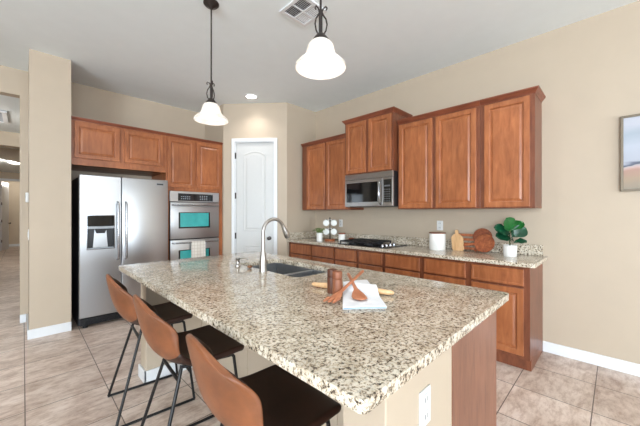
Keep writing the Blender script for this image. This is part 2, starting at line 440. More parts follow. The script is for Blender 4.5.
for z in (.30, .92, 1.55, 2.18): MB().box(OX0-.002, -.012, z, OX0+.018, .010, z+.095, .002).build('hinge', M['bronze'], pd, label='dark bronze hinge')
kx = OX1-.075
MB().lathe([(.03, .010), (.03, .0), (.012, -.006), (.012, -.03), (.022, -.035), (.028, -.05), (.024, -.062), (0, -.066)], (kx, 0, .93), axis='y', n=20).build('door_knob', M['bronze'], pd, True, 'dark bronze round knob')

# ------------------------------------------------------------ cabinetry helpers (local: x along width, front towards -y, back at y=0)
def rect(x0, x1, z0, z1, ins, y): return [(x0+ins, y, z0+ins), (x1-ins, y, z0+ins), (x1-ins, y, z1-ins), (x0+ins, y, z1-ins)]
def panel_door(x0, x1, z0, z1, yf, t=.02, fw=.05):
    L = [(0, t), (0, .003), (.003, 0), (fw-.006, 0), (fw, .004), (fw+.003, .012), (fw+.010, .0125), (fw+.028, .006)]
    return MB().loops([rect(x0, x1, z0, z1, i, yf-t+dy) for i, dy in L])
def drawer_front(x0, x1, z0, z1, yf, t=.02):
    L = [(0, t), (0, .004), (.004, 0), (.016, 0), (.020, .003), (.026, .003)]
    return MB().loops([rect(x0, x1, z0, z1, i, yf-t+dy) for i, dy in L])
def sweep(path, prof):
    """path: list of (x,y) in order, profile offsets to the right-hand outward side (out, z)"""
    b = MB(); n = len(path); nrm = []
    for i in range(n-1):
        d = Vector((path[i+1][0]-path[i][0], path[i+1][1]-path[i][1])).normalized(); nrm.append(Vector((d.y, -d.x)))
    loops_ = []
    for i in range(n):
        if i == 0: m = nrm[0]
        elif i == n-1: m = nrm[-1]
        else:
            m = nrm[i-1]+nrm[i]; m = m/(m.length_squared/2) if m.length else nrm[i]
        loops_.append([(path[i][0]+m.x*o_, path[i][1]+m.y*o_, z) for o_, z in prof])
    b.loops(loops_); return b
CROWN = [(-.012, .0), (.003, .0), (.006, .010), (.012, .016), (.024, .033), (.031, .038), (.033, .050), (-.012, .050)]
def upper(name, label, yh, yl, depth, z0, z1, doors, crown, dz0=.012, dz1=.012):
    W = yh-yl
    t = thing(name, label, 'cabinet', (XW, yh, 0), -PI/2, 'stained wood wall cabinets on the right wall')
    MB().box(0, -depth, z0, W, -.002, z1, .002).build('cabinet_box', M['cherry_frame_shaded'], t)
    for a, c in doors: panel_door(yh-a, yh-c, z0+dz0, z1-dz1, -depth).build('door', M['cherry'], t)
    sweep(crown(W, depth), [(o_, z1+z) for o_, z in CROWN]).build('crown_molding', M['cherry_dark'], t)
    return t
DU = .335
upper('wall_cabinet', 'two-door wooden wall cabinet nearest the white pantry door', 3.605, 2.625, DU, 1.37, 2.385,
      [(3.48, 3.085), (3.05, 2.66)], lambda W, d: [(0, -d), (W-.0, -d)])
upper('wall_cabinet', 'raised two-door wooden wall cabinet above the microwave', 2.62, 1.8795, .43, 1.835, 2.525,
      [(2.59, 2.268), (2.225, 1.90)], lambda W, d: [(0, -.01), (0, -d), (W, -d), (W, -.01)])
upper('wall_cabinet', 'two-door wooden wall cabinet right of the microwave', 1.868, .958, DU, 1.37, 2.385,
      [(1.847, 1.439), (1.40, .992)], lambda W, d: [(0, -d), (W, -d)])
upper('wall_cabinet', 'single-door wooden wall cabinet at the right end of the row', .956, .512, DU, 1.37, 2.385,
      [(.918, .549)], lambda W, d: [(0, -d), (W, -d), (W, -.01)])

DB = .585
def lower(label, yh, yl, cols, end=False):
    W = yh-yl
    t = thing('base_cabinet', label, 'cabinet', (XW, yh, 0), -PI/2, 'stained wood base cabinets under the right counter')
    b = MB()
    b.box(0, -DB, .10, W, -.002, .8795, .002); b.box(0, -DB+.05, 0, W-(.0), -.002, .10)
    b.build('cabinet_box', M['cherry_frame_shaded'], t)
    for a, c in cols:
        drawer_front(yh-a, yh-c, .715, .855, -DB).build('drawer', M['cherry'], t)
        panel_door(yh-a, yh-c, .135, .695, -DB).build('door', M['cherry'], t)
    return t
lower('two-drawer wooden base cabinet beside the pantry wall', 3.632, 2.668, [(3.574, 3.124), (3.093, 2.685)])
lower('two-drawer wooden base cabinet under the gas cooktop', 2.666, 1.902, [(2.648, 2.303), (2.257, 1.922)])
lower('single-drawer wooden base cabinet just right of the cooktop', 1.90, 1.442, [(1.88, 1.464)])
t4 = lower('two-drawer wooden base cabinet at the open end of the counter', 1.44, .505, [(1.414, 1.007), (.955, .548)])

# ------------------------------------------------------------ counters
def round_rect(x0, y0, x1, y1, r=(0, 0, 0, 0), n=6):
    """corner radii order: (x0,y0),(x1,y0),(x1,y1),(x0,y1)"""
    P = []
    for (cx, cy, sx, sy, a0), rr in zip(((x0, y0, 1, 1, PI), (x1, y0, -1, 1, 1.5*PI), (x1, y1, -1, -1, 0), (x0, y1, 1, -1, .5*PI)), r):
        if rr <= 0: P.append((cx, cy)); continue
        for i in range(n+1):
            t = a0+.5*PI*i/n; P.append((cx+sx*rr+rr*math.cos(t), cy+sy*rr+rr*math.sin(t)))
    return P
def slab(outer, z0, z1, hole=None, edge=.008):
    b = MB(); bm = b.bm
    vo = [bm.verts.new((x, y, z1)) for x, y in outer]; eo = [bm.edges.new((vo[i], vo[(i+1) % len(vo)])) for i in range(len(vo))]
    ed = list(eo)
    if hole:
        vh = [bm.verts.new((x, y, z1)) for x, y in hole]; ed += [bm.edges.new((vh[i], vh[(i+1) % len(vh)])) for i in range(len(vh))]
    r = bmesh.ops.triangle_fill(bm, edges=ed, use_beauty=True, use_dissolve=False)
    faces = [f for f in bm.faces]
    ex = bmesh.ops.extrude_face_region(bm, geom=faces)
    for v in ex['geom']:
        if isinstance(v, bmesh.types.BMVert): v.co.z = z0
    bmesh.ops.recalc_face_normals(bm, faces=bm.faces)
    be = [e for e in bm.edges if len(e.link_faces) == 2 and e.calc_face_angle(0) > 1.2 and abs(e.verts[0].co.z-e.verts[1].co.z) < 1e-6]
    bmesh.ops.bevel(bm, geom=be, offset=edge, segments=3, profile=.6, affect='EDGES', clamp_overlap=True)
    return b
IX0, IX1, IY0, IY1 = .525, 1.772, .390, 2.762
SX0, SX1, SY0, SY1 = 1.228, 1.62, 1.43, 2.17
o = slab(round_rect(IX0, IY0, IX1, IY1, (.02, .022, .03, .03)), .880, .914, round_rect(SX0, SY0, SX1, SY1, (.05,)*4), .006).build('island_countertop', M['granite'], None, True)
tag(o, 'speckled beige granite countertop on the kitchen island', 'countertop')
CX0 = XW-.635
o = slab(round_rect(CX0, .465, XW-.002, YR-.002, (.03, 0, 0, 0)), .880, .914, None, .009).build('kitchen_countertop', M['granite'], None, True)
tag(o, 'long speckled granite countertop along the right wall', 'countertop')
o = MB().box(XW-.024, .50, .914, XW-.001, YR-.002, 1.016, .003).build('backsplash', M['granite'])
tag(o, 'long low granite backsplash strip along the right wall', 'backsplash')
o = MB().box(CX0+.02, YR-.024, .914, XW-.025, YR-.001, 1.016, .003).build('backsplash', M['granite'])
tag(o, 'short low granite backsplash strip on the wall beside the pantry', 'backsplash')

# ------------------------------------------------------------ island base
isl = thing('kitchen_island', 'island base with cream seating walls and reddish wood end panel', 'kitchen island')
PWX = 1.115
EY0, EY1 = .43, 2.735
MB().box(PWX, EY0+.0, 0, PWX+.10, EY1, .8795).build('seating_wall', M['wall'], isl)
for y0, y1 in ((EY0, EY0+.15), (EY1-.15, EY1)): MB().box(.675, y0, 0, PWX, y1, .8795, .004).build('wing_wall', M['wall'], isl)
b = MB()
b.box(.661, EY1-.164, 0, PWX, EY1-.15, .10, .003); b.box(.661, EY1-.164, 0, .675, EY1+.014, .10, .003); b.box(PWX-.014, EY0+.15, 0, PWX, EY1-.15, .10, .003)
b.box(.661, EY0-.014, 0, PWX, EY0, .10, .003); b.box(.661, EY0, 0, .675, EY0+.164, .10, .003); b.box(.661, EY0+.15, 0, PWX, EY0+.164, .10, .003)
b.build('baseboard', M['white'], isl)
for y in (1.0, 1.41, 1.84, 2.27): MB().box(PWX-.006, y-.012, .1, PWX, y+.012, .8795).build('batten', M['wall'], isl)
MB().box(PWX+.10, EY0-.004, 0, 1.672, EY0+.016, .8795).build('end_panel', M['panel_wood'], isl, label='reddish brown wood end panel')
MB().box(PWX, EY0-.004, 0, PWX+.10, EY0+.0, .8795).build('end_filler', M['panel_wood'], isl)
MB().box(PWX+.1, EY1-.02, 0, 1.672, EY1, .8795).build('end_panel', M['panel_wood'], isl)
b = MB(); b.box(1.655, EY0+.016, .10, 1.672, EY1-.02, .14); b.box(1.655, EY0+.016, .84, 1.672, EY1-.02, .8795); b.box(1.60, EY0+.016, 0, 1.61, EY1-.02, .10)
for y in (.45, .98, 1.40, 2.16, 2.68): b.box(1.655, y, .14, 1.672, y+.035, .84)
b.build('face_frame', M['cherry'], isl)
for a, c in ((.47, .99), (1.0, 1.41), (1.42, 1.785), (1.79, 2.17), (2.18, 2.70)):
    dd = panel_door(a, c, .125, .855, 0).xf(Matrix.Translation((1.672, 0, 0)) @ Matrix.Rotation(PI/2, 4, 'Z'))
    dd.build('door', M['cherry'], isl)

# sink (under-mounted, two bowls)
sk = thing('kitchen_sink', 'dark grey double-bowl undermount sink set in the island', 'sink', ((SX0+SX1)/2, (SY0+SY1)/2, .880))
hx, hy = (SX1-SX0)/2+.012, (SY1-SY0)/2+.012; dv = 1.71-(SY0+SY1)/2
b = MB(); t_ = .012
b.box(-hx, -hy, -.20, hx, hy, -.19)
b.box(-hx, -hy, -.19, -hx+t_, hy, -.001, .003); b.box(hx-t_, -hy, -.19, hx, hy, -.001, .003)
b.box(-hx+t_, -hy, -.19, hx-t_, -hy+t_, -.001, .003); b.box(-hx+t_, hy-t_, -.19, hx-t_, hy, -.001, .003)
b.build('bowl', M['sink'], sk)
MB().box(-hx+t_, dv-.016, -.19, hx-t_, dv+.016, -.004, .006).build('divider', M['sink'], sk)
for yy in ((dv+hy)/2, (dv-hy)/2): MB().lathe([(.04, -.19), (.04, -.186), (.032, -.185), (.03, -.188), (0, -.188)], (0, yy, 0), n=20).build('drain', M['chrome'], sk, True)

# faucet
fx, fy = 1.192, 1.757
f = thing('kitchen_faucet', 'brushed nickel gooseneck faucet behind the island sink', 'faucet', (fx, fy, .914))
MB().lathe([(.028, 0), (.028, .01), (.025, .02), (.025, .075), (.021, .11), (.0135, .15), (.0125, .16)], n=24).build('base', M['nickel'], f, True)
R = .092
pts = [(0, 0, .14), (0, 0, .2), (0, 0, .275)]+[(R-R*math.cos(t*PI/16), 0, .275+R*math.sin(t*PI/16)) for t in range(1, 15)]
MB().tube(pts, .0125, 14).build('spout', M['nickel'], f, True)
e = Vector(pts[-1]); dn = (Vector(pts[-1])-Vector(pts[-2])).normalized()
MB().tube([e-dn*.005, e+dn*.02, e+dn*.05, e+dn*.085, e+dn*.095], [.0135, .016, .021, .022, .018], 16).build('spray_head', M['nickel'], f, True)
MB().tube([(.014, .014, .06), (.028, .028, .065), (.034, .034, .07), (.04, .04, .12)], [.010, .010, .008, .006], 10).build('handle', M['nickel'], f, True)
s = thing('soap_dispenser', 'small nickel soap pump set in the granite by the sink', 'soap dispenser', (1.19, 2.10, .914))
MB().lathe([(.024, 0), (.024, .006), (.016, .012), (.013, .022), (.013, .045), (.017, .05), (.017, .06), (0, .064)], n=18).build('pump', M['nickel'], s, True)
MB().tube([(0, 0, .053), (.04, -.015, .056), (.075, -.03, .046)], [.007, .006, .005], 8).build('nozzle', M['nickel'], s, True)
b = MB().sphere((0, 0, .012), .02, (1, .8, .57), 16)
for v in b.bm.verts: v.co += Vector([random.uniform(-.001, .001) for _ in range(3)])
o = b.build('scrubbing_sponge', M['copper'], None, True); o.location = (1.195, 1.935, .914); tag(o, 'small copper-brown scrubber at the edge of the island sink', 'sponge')

# ------------------------------------------------------------ refrigerator
F = thing('refrigerator', 'stainless side-by-side refrigerator with water dispenser', 'refrigerator', (.449, 4.30, 0))
FW = .94; FH = 1.765
MB().box(.0, .07, .02, FW, .74, FH-.02, .004).build('cabinet_body', M['fridge_side'], F, label='dark grey side casing')
def fdoor(x0, x1, hole=None):
    b = MB(); z0, z1 = .12, FH
    if not hole: b.box(x0, 0, z0, x1, .065, z1, .008, 3)
    else:
        a, c, p, q = hole
        L = lambda x0, x1, z0, z1, y: [(x0, y, z0), (x1, y, z0), (x1, y, z1), (x0, y, z1)]
        b.loops([L(x0, x1, z0, z1, .065), L(x0, x1, z0, z1, .006), L(x0+.006, x1-.006, z0+.006, z1-.006, 0), L(a, c, p, q, 0), L(a, c, p, q, .055)])
    return b
hole = (.072, .332, .905, 1.295)
d1 = fdoor(.0, .404, hole).build('freezer_door', M['steel'], F, True)
d2 = fdoor(.410, FW).build('refrigerator_door', M['steel'], F, True)
for x, dd in ((.365, d1), (.449, d2)):
    MB().tube([(x, .0, .76), (x, -.045, .775), (x, -.05, .80), (x, -.05, 1.42), (x, -.045, 1.445), (x, 0, 1.46)], .0125, 12).build('handle', M['chrome'], dd, True)
b = MB(); a, c, p, q = hole
b.box(a-.006, -.006, p-.006, c+.006, .002, p); b.box(a-.006, -.006, q, c+.006, .002, q+.006); b.box(a-.006, -.006, p, a, .002, q); b.box(c, -.006, p, c+.006, .002, q)
b.build('dispenser_trim', M['chrome'], d1)
MB().box(a, .0, q-.125, c, .03, q, .002).build('dispenser_display', M['black_gloss'], d1, label='glossy black display')
MB().box(a, -.004, q-.155, c, .02, q-.127, .002).build('dispenser_strip', M['grey_plastic'], d1)
MB().loops([[(a+.07, .02, q-.155), (c-.07, .02, q-.155), (c-.07, .05, q-.155), (a+.07, .05, q-.155)], [(a+.09, .024, q-.21), (c-.09, .024, q-.21), (c-.09, .05, q-.21), (a+.09, .05, q-.21)]]).build('nozzle', M['black'], d1)
MB().box(a, .05, p, c, .054, q-.155).build('dispenser_back', M['black'], d1)
for xx in (a+.001, c-.006): MB().box(xx, .004, p+.012, xx+.005, .050, q-.155).build('cavity_side', M['black'], d1)
MB().loops([[(a+.058, .040, p+.014), (c-.058, .040, p+.014), (c-.058, .049, p+.014), (a+.058, .049, p+.014)], [(a+.074, .040, q-.16), (c-.074, .040, q-.16), (c-.074, .049, q-.16), (a+.074, .049, q-.16)]]).build('paddle', M['steel'], d1)
MB().box(a, .004, p, c, .054, p+.012, .002).build('drip_tray', M['grey_plastic'], d1)
MB().box(FW-.145, -.003, FH-.075, FW-.055, .001, FH-.045, .001).build('badge', M['grey_plastic'], d2)
MB().box(FW-.138, -.0045, FH-.069, FW-.062, -.002, FH-.051).build('badge_mark', M['black'], d2)
b = MB()
b.box(.01, .02, .03, FW-.01, .08, .11, .003)
for i in range(5): b.box(.05, .012, .04+i*.013, FW-.05, .022, .046+i*.013)
b.build('base_grille', M['black'], F)
for x in (.06, FW-.06): MB().lathe([(.025, 0), (.025, .02), (.012, .02), (.012, .03)], (x, .05, 0), n=14).build('foot', M['black'], F, True)

# ------------------------------------------------------------ cabinets on the refrigerator wall
YC = 4.43
def bcab(name, label, x0, x1, z0, z1, doors, dz, holes=None):
    t = thing(name, label, 'cabinet', (x0, YF-.002, 0)); D = YF-.002-YC
    b = MB()
    b.box(0, -D, z0, x1-x0, 0, z1, .002)
    b.build('cabinet_box', M['cherry'], t)
    for a, c in doors: panel_door(a-x0, c-x0, dz[0], dz[1], -D).build('door', M['cherry'], t)
    sweep([(0, -D), (x1-x0, -D)], [(o_*.6, z1+z*.75) for o_, z in CROWN]).build('crown_molding', M['cherry_dark'], t)
    return t
bcab('wall_cabinet', 'two-door wooden wall cabinet above the refrigerator', .388, 1.402, 1.885, 2.40, [(.417, .86), (.912, 1.362)], (1.965, 2.378))
# tall oven cabinet: carcass of panels leaving the oven bay open
OVX0, OVX1 = 1.445, 2.168
oc = thing('oven_cabinet', 'tall wooden cabinet housing the double wall oven', 'cabinet', (1.404, YF-.002, 0)); D = YF-.002-YC; Wc = B[0]-.003-1.404
b = MB()
b.box(0, -D, 0, OVX0-1.404-.002, 0, 2.40, .001); b.box(OVX1-1.404+.002, -D, 0, Wc, 0, 2.40, .001)
b.box(0.038, -D, 1.64, OVX1-1.404+.003, 0, 2.40); b.box(.038, -D, .06, OVX1-1.404+.003, 0, .385)
b.build('cabinet_box', M['cherry'], oc)
for a, c in ((1.424, 1.791), (1.828, 2.205)): panel_door(a-1.404, c-1.404, 1.69, 2.378, -D).build('door', M['cherry'], oc)
drawer_front(.03, Wc-.03, .12, .36, -D).build('drawer', M['cherry'], oc)
sweep([(0, -D), (Wc, -D)], [(o_*.6, 2.40+z*.75) for o_, z in CROWN]).build('crown_molding', M['cherry_dark'], oc)

ov = thing('double_wall_oven', 'stainless double wall oven with windows in teal tint and painted reflection', 'oven', (OVX0, YC, 0)); OW = OVX1-OVX0
MB().box(.01, .0, .40, OW-.01, .55, 1.632).build('oven_body', M['black'], ov)
MB().box(0, -.028, 1.487, OW, 0, 1.635, .003).build('control_panel', M['steel_h'], ov)
cp = MB().box(.11, -.031, 1.50, OW-.10, -.027, 1.605, .002).build('control_display', M['black_gloss'], ov)
for i in range(5):
    for j in range(2): MB().box(.15+i*.028, -.033, 1.525+j*.03, .165+i*.028, -.030, 1.535+j*.03).build('button', M['grey_plastic'], cp)
for i in range(4):
    for j in range(3): MB().box(.42+i*.032, -.033, 1.52+j*.025, .437+i*.032, -.030, 1.53+j*.025).build('button', M['grey_plastic'], cp)
for z0, z1, wz in ((.955, 1.477, (1.12, 1.325)), (.41, .94, (.575, .785))):
    dr = MB().box(.004, -.035, z0, OW-.004, 0, z1, .005, 3).build('oven_door', M['steel_h'], ov, True)
    fr = MB().box(.115, -.038, wz[0]-.016, OW-.150, -.034, wz[1]+.010, .002).build('window_frame', M['black_gloss'], dr)
    MB().box(.136, -.040, wz[0]+.006, OW-.172, -.037, wz[1]).build('window_glass', M['teal_reflection_glass'], dr, label='oven window glass, teal tint with painted reflection')
    zh = z1-.04
    MB().tube([(.03, -.035, zh), (.032, -.075, zh), (.05, -.082, zh), (OW-.05, -.082, zh), (OW-.032, -.075, zh), (OW-.03, -.035, zh)], .011, 12).build('handle', M['chrome'], dr, True)
# tea towel over the lower handle
b = MB(); zt = .90; xs = [1.722, 1.918]; n = 14
prof = [(-.073, .64), (-.073, .76), (-.073, .86), (-.070, zt+.009), (-.083, zt+.0135), (-.096, zt+.009), (-.099, .86), (-.101, .76), (-.103, .62)]
for k, off in ((0, 0), (1, 0.0028)):
    rows = []
    for i in range(n+1):
        u = i/n; x = xs[0]+(xs[1]-xs[0])*u; row = []
        for j, (y, z) in enumerate(prof):
            wv = .003*math.sin(u*9+j*.2)*(1 if j > 5 else 0)
            row.append(b.bm.verts.new((x, YC+y+wv-(off if j > 4 else -off if j < 4 else 0), z+(off if j in (3, 4, 5) else 0))))
        rows.append(row)
    for i in range(n):
        for j in range(len(prof)-1): b.bm.faces.new((rows[i][j], rows[i][j+1], rows[i+1][j+1], rows[i+1][j]))
o = b.build('dish_towel', M['plaid'], None, True); tag(o, 'cream plaid dish towel hanging on the lower oven handle', 'towel')

# ------------------------------------------------------------ microwave
mw = thing('microwave_oven', 'stainless over-the-range microwave under the raised cabinet', 'microwave', (XW, 2.617, 0), -PI/2); MWW = .742; MD = .415; mz0, mz1 = 1.405, 1.832
MB().box(0, -MD, mz0, MWW, -.01, mz1, .003).build('microwave_body', M['black'], mw)
MB().box(0, -MD-.022, mz1-.07, MWW, -MD+.001, mz1, .003).build('top_vent', M['steel_dark'], mw)
md = MB().box(0, -MD-.025, mz0+.004, .600, -MD, mz1-.074, .004).build('microwave_door', M['steel_dark'], mw)
MB().box(.03, -MD-.027, mz0+.06, .528, -MD-.023, mz1-.115, .002).build('window', M['black_gloss'], md, label='black door glass')
MB().tube([(.572, -MD-.02, mz0+.03), (.572, -MD-.06, mz0+.06), (.572, -MD-.07, mz0+.17), (.572, -MD-.06, mz0+.29), (.572, -MD-.02, mz0+.32)], .014, 12).build('handle', M['chrome'], md, True)
cp = MB().box(.603, -MD-.025, mz0+.004, MWW, -MD, mz1-.074, .004).build('control_frame', M['steel_dark'], mw)
kp = MB().box(.614, -MD-.027, mz0+.05, MWW-.02, -MD-.023, mz1-.10, .001).build('keypad', M['black_gloss'], mw)
for i in range(3):
    for j in range(6): MB().box(.622+i*.032, -MD-.029, mz0+.06+j*.028, .640+i*.032, -MD-.026, mz0+.070+j*.028).build('button', M['key_grey'], kp)
MB().box(.625, -MD-.029, mz0+.24, .705, -MD-.026, mz0+.258).build('clock_display', M['key_grey'], kp)

# ------------------------------------------------------------ cooktop
ct = thing('gas_cooktop', 'black gas cooktop with cast iron grates on the wall counter', 'cooktop', (3.20, 2.25, .914))
MB().box(-.245, -.37, 0, .245, .37, .012, .004).build('cooktop_base', M['black_gloss'], ct)
for cx, cy in ((-.12, .22), (.12, .22), (-.12, -.03), (.12, -.03)):
    MB().lathe([(.05, .012), (.05, .02), (.04, .024), (.036, .034), (0, .036)], (cx, cy, 0), n=20).build('burner', M['iron'], ct, True)
for cy0, cy1 in ((.105, .35), (-.15, .095)):
    b = MB()
    for x in (-.225, .213): b.box(x, cy0, .035, x+.012, cy1, .05)
    for y in (cy0, cy1-.012): b.box(-.225, y, .035, .225, y+.012, .05)
    ym = (cy0+cy1)/2; b.box(-.225, ym-.006, .035, .225, ym+.006, .05); b.box(-.006, cy0, .035, .006, cy1, .05)
    for x in (-.12, .12): b.box(x-.006, cy0, .035, x+.006, cy1, .05)
    for x in (-.225, .213):
        for y in (cy0, cy1-.012): b.box(x, y, .012, x+.012, y+.012, .036)
    b.build('grate', M['iron'], ct)
for i in range(4):
    MB().lathe([(.019, .012), (.019, .018), (.016, .028), (.014, .036), (0, .038)], (-.18+i*.085, -.28, 0), n=16).build('knob', M['chrome'], ct, True)

# ------------------------------------------------------------ pendants
def pendant(label, x, y, rz):
    t = thing('pendant_light', label, 'pendant light', (x, y, CZ), rz, 'bell glass pendants over the island')
    MB().lathe([(.062, 0), (.062, -.008), (.05, -.022), (.02, -.034), (.012, -.045)], n=24).build('canopy', M['bronze'], t, True)
    MB().tube([(0, 0, -.03), (0, 0, -.66)], .006, 10).build('rod', M['bronze'], t, True)
    b = MB()
    for k in range(3):
        a = 2*PI*k/3+.4; P = []
        for r_, z in ((.012, -.80), (.030, -.775), (.036, -.745), (.030, -.715), (.014, -.69), (.008, -.672), (.016, -.655), (.030, -.650), (.036, -.660), (.030, -.670)):
            P.append((r_*math.cos(a), r_*math.sin(a), z))
        b.tube(P, .0042, 8)
    b.build('scroll', M['bronze'], t, True)
    MB().lathe([(.010, -.66), (.010, -.78), (.018, -.785), (.022, -.79), (.030, -.800), (.044, -.818), (.047, -.828)], n=24).build('socket_cap', M['bronze'], t, True)
    P = [(.030, -.822), (.050, -.830), (.066, -.848), (.074, -.8795), (.078, -.895), (.090, -.915), (.112, -.932), (.130, -.950), (.135, -.966)]
    Q = P+[(r_-.004, z-.0) for r_, z in [(.135, -.966)]]+[(r_-.004, z-.003) for r_, z in P[::-1][1:]]
    MB().lathe(Q, n=40, close=False).build('glass_shade', M['shade'], t, True, 'white alabaster glass bell shade')
    MB().sphere((0, 0, -.885), .028, (1, 1, 1.2), 16).build('bulb', M['bulb'], t, True)
    l = bpy.data.lights.new('pendant_glow', 'POINT'); l.energy = 1.0; l.color = (1, .95, .9); l.shadow_soft_size = .03
    lo = bpy.data.objects.new('pendant_glow', l); sc.collection.objects.link(lo); lo.parent = t; lo.location = (0, 0, -.935)
pendant('glass bell pendant farther from the camera, above the sink end', 1.095, 2.36, 0)
pendant('glass bell pendant nearer the camera, beside the ceiling vent', 1.105, 1.10, .5)

# ------------------------------------------------------------ ceiling fixtures
def downlight(x, y, label, e=20, group='recessed downlights'):
    t = thing('recessed_downlight', label, 'ceiling light', (x, y, CZ), 0, group)
    MB().lathe([(.098, 0), (.098, -.006), (.078, -.010), (.074, -.004), (.074, 0)], n=28, close=False).build('trim_ring', M['white'], t, True)
    MB().lathe([(.074, -.004), (0, -.0045)], n=28, close=False).build('lens', M['lamp_emit'], t)
    l = bpy.data.lights.new('downlight_beam', 'SPOT'); l.energy = e; l.color = (1, .96, .92); l.spot_size = math.radians(130); l.spot_blend = .9; l.shadow_soft_size = .06
    lo = bpy.data.objects.new('downlight_beam', l); sc.collection.objects.link(lo); lo.parent = t; lo.location = (0, 0, -.02)
downlight(2.385, 3.82, 'lit recessed downlight in front of the pantry door', 17)
for x, y in ((2.385, .85), (-.25, 2.55), (-.25, .6)):
    downlight(x, y, 'lit recessed downlight in the ceiling above and behind the camera', 20)
v = thing('ceiling_vent', 'white square air vent in the ceiling beside the nearer pendant', 'vent', (1.69, 1.89, CZ))
hv = .145
MB().box(-hv+.01, -hv+.01, -.004, hv-.01, hv-.01, -.0005).build('duct_backing', M['vent_dark'], v)
b = MB()
for s_ in (-1, 1):
    b.box(min(s_*hv, s_*(hv-.03)), -hv, -.012, max(s_*hv, s_*(hv-.03)), hv, 0, .002); b.box(-hv+.0301, min(s_*hv, s_*(hv-.03)), -.012, hv-.0301, max(s_*hv, s_*(hv-.03)), 0)
b.box(-.006, -hv+.03, -.012, .006, hv-.03, -.002); b.box(-hv+.03, -.006, -.0115, -.0061, .006, -.002); b.box(.0061, -.006, -.0115, hv-.03, .006, -.002)
b.build('vent_frame', M['white'], v)
b = MB()
def slat(x0, y0, x1, y1, dx, dy):
    b.loops([[(x0, y0, -.003), (x1, y1, -.003), (x1+dx, y1+dy, -.009), (x0+dx, y0+dy, -.009)], [(x0, y0, -.001), (x1, y1, -.001), (x1+dx, y1+dy, -.0075), (x0+dx, y0+dy, -.0075)]])
for i in range(6):
    q = .012+i*.0165
    slat(.01, q, hv-.03, q, 0, .010); slat(-hv+.03, -q, -.01, -q, 0, -.010)
    slat(-q, .01, -q, hv-.03, -.010, 0); slat(q, -hv+.03, q, -.01, .010, 0)
b.build('louvers', M['white'], v)

# ------------------------------------------------------------ wall plates and picture
def plate(name, label, loc, rz, kind='outlet', gang=1):
    t = thing(name, label, 'outlet' if kind == 'outlet' else 'light switch', loc, rz)
    wd = .035*gang+.0 if gang > 1 else .036
    MB().box(-wd, -.006, -.058, wd, 0, .058, .002).build('plate', M['porcelain'], t)
    if kind == 'outlet':
        for z in (-.026, .026):
            r = MB().box(-.017, -.009, z-.018, .017, -.005, z+.018, .003).build('receptacle', M['porcelain'], t)
            b = MB(); b.box(-.009, -.0095, z-.006, -.006, -.0085, z+.008); b.box(.006, -.0095, z-.006, .009, -.0085, z+.008)
            b.build('slots', M['black'], r)
    else: MB().box(-.016, -.010, -.03, .016, -.005, .03, .002).build('rocker', M['porcelain'], t)
plate('wall_outlet', 'white outlet on the wall above the mug tree counter', (XW-.0, 3.07, 1.165), -PI/2)
plate('wall_outlet', 'white outlet on the wall behind the big white canister', (XW-.0, 1.50, 1.175), -PI/2)
plate('wall_outlet', 'white outlet on the cream end wall of the island', (.893, EY0, .715), 0)
t = thing('thermostat', 'small white thermostat on the left side of the wall end beside the refrigerator', 'thermostat', (.046, 4.72, 1.50), -PI/2)
MB().box(-.06, -.026, -.055, .06, 0, .055, .006).build('housing', M['porcelain'], t)
MB().box(-.03, -.0275, -.01, .03, -.025, .035, .001).build('display', M['key_grey'], t)
plate('light_switch', 'white light switch on the left side of the wall end, below the thermostat', (.046, 4.60, 1.085), -PI/2, 'switch')

pc = thing('framed_picture', 'framed abstract landscape hanging on the right cream wall', 'picture', (XW, -.36, 1.815), -PI/2)
b = MB(); hw, hh = .34, .31
for s_ in (-1, 1):
    b.box(min(s_*hw, s_*(hw-.018)), -.035, -hh, max(s_*hw, s_*(hw-.018)), 0, hh, .002)
    b.box(-hw+.0181, -.035, min(s_*hh, s_*(hh-.018)), hw-.0181, 0, max(s_*hh, s_*(hh-.018)), .002)
b.build('frame', M['frame'], pc)
MB().box(-hw+.016, -.022, -hh+.016, hw-.016, -.004, hh-.016).build('canvas', M['painting'], pc)

# ------------------------------------------------------------ bar stools (local: front +x)
CP = [(-.236, .922), (-.233, .892), (-.222, .83), (-.205, .75), (-.180, .675), (-.138, .612), (-.078, .582), (0, .576), (.09, .580), (.17, .588), (.222, .590), (.240, .580)]
HWD = [.148, .178, .192, .203, .213, .213, .213, .213, .212, .210, .206, .198]
def stool_surface(off, u_lim, j0=0, j1=len(CP), nu=20):
    rows = []
    for j in range(j0, j1):
        x, z = CP[j]; q = j/(len(CP)-1)
        jn = min(j+1, len(CP)-1); jp = max(j-1, 0)
        tx, tz = CP[jn][0]-CP[jp][0], CP[jn][1]-CP[jp][1]; L = math.hypot(tx, tz); nx, nz = -tz/L, tx/L
        row = []
        for i in range(nu+1):
            u = -u_lim+2*u_lim*i/nu
            back = max(0, 1-q/.5); bend = math.exp(-((q-.40)/.17)**2)
            px = x+(.035*back+.085*math.exp(-((q-.30)/.16)**2))*abs(u)**2.2
            pz = z+.055*bend*abs(u)**2.6+.006*abs(u)**3*(1-back)-.062*abs(u)**2.2*max(0, 1-q*3.2)
            row.append((px+nx*off, HWD[j]*u, pz+nz*off))
        rows.append(row)
    return rows
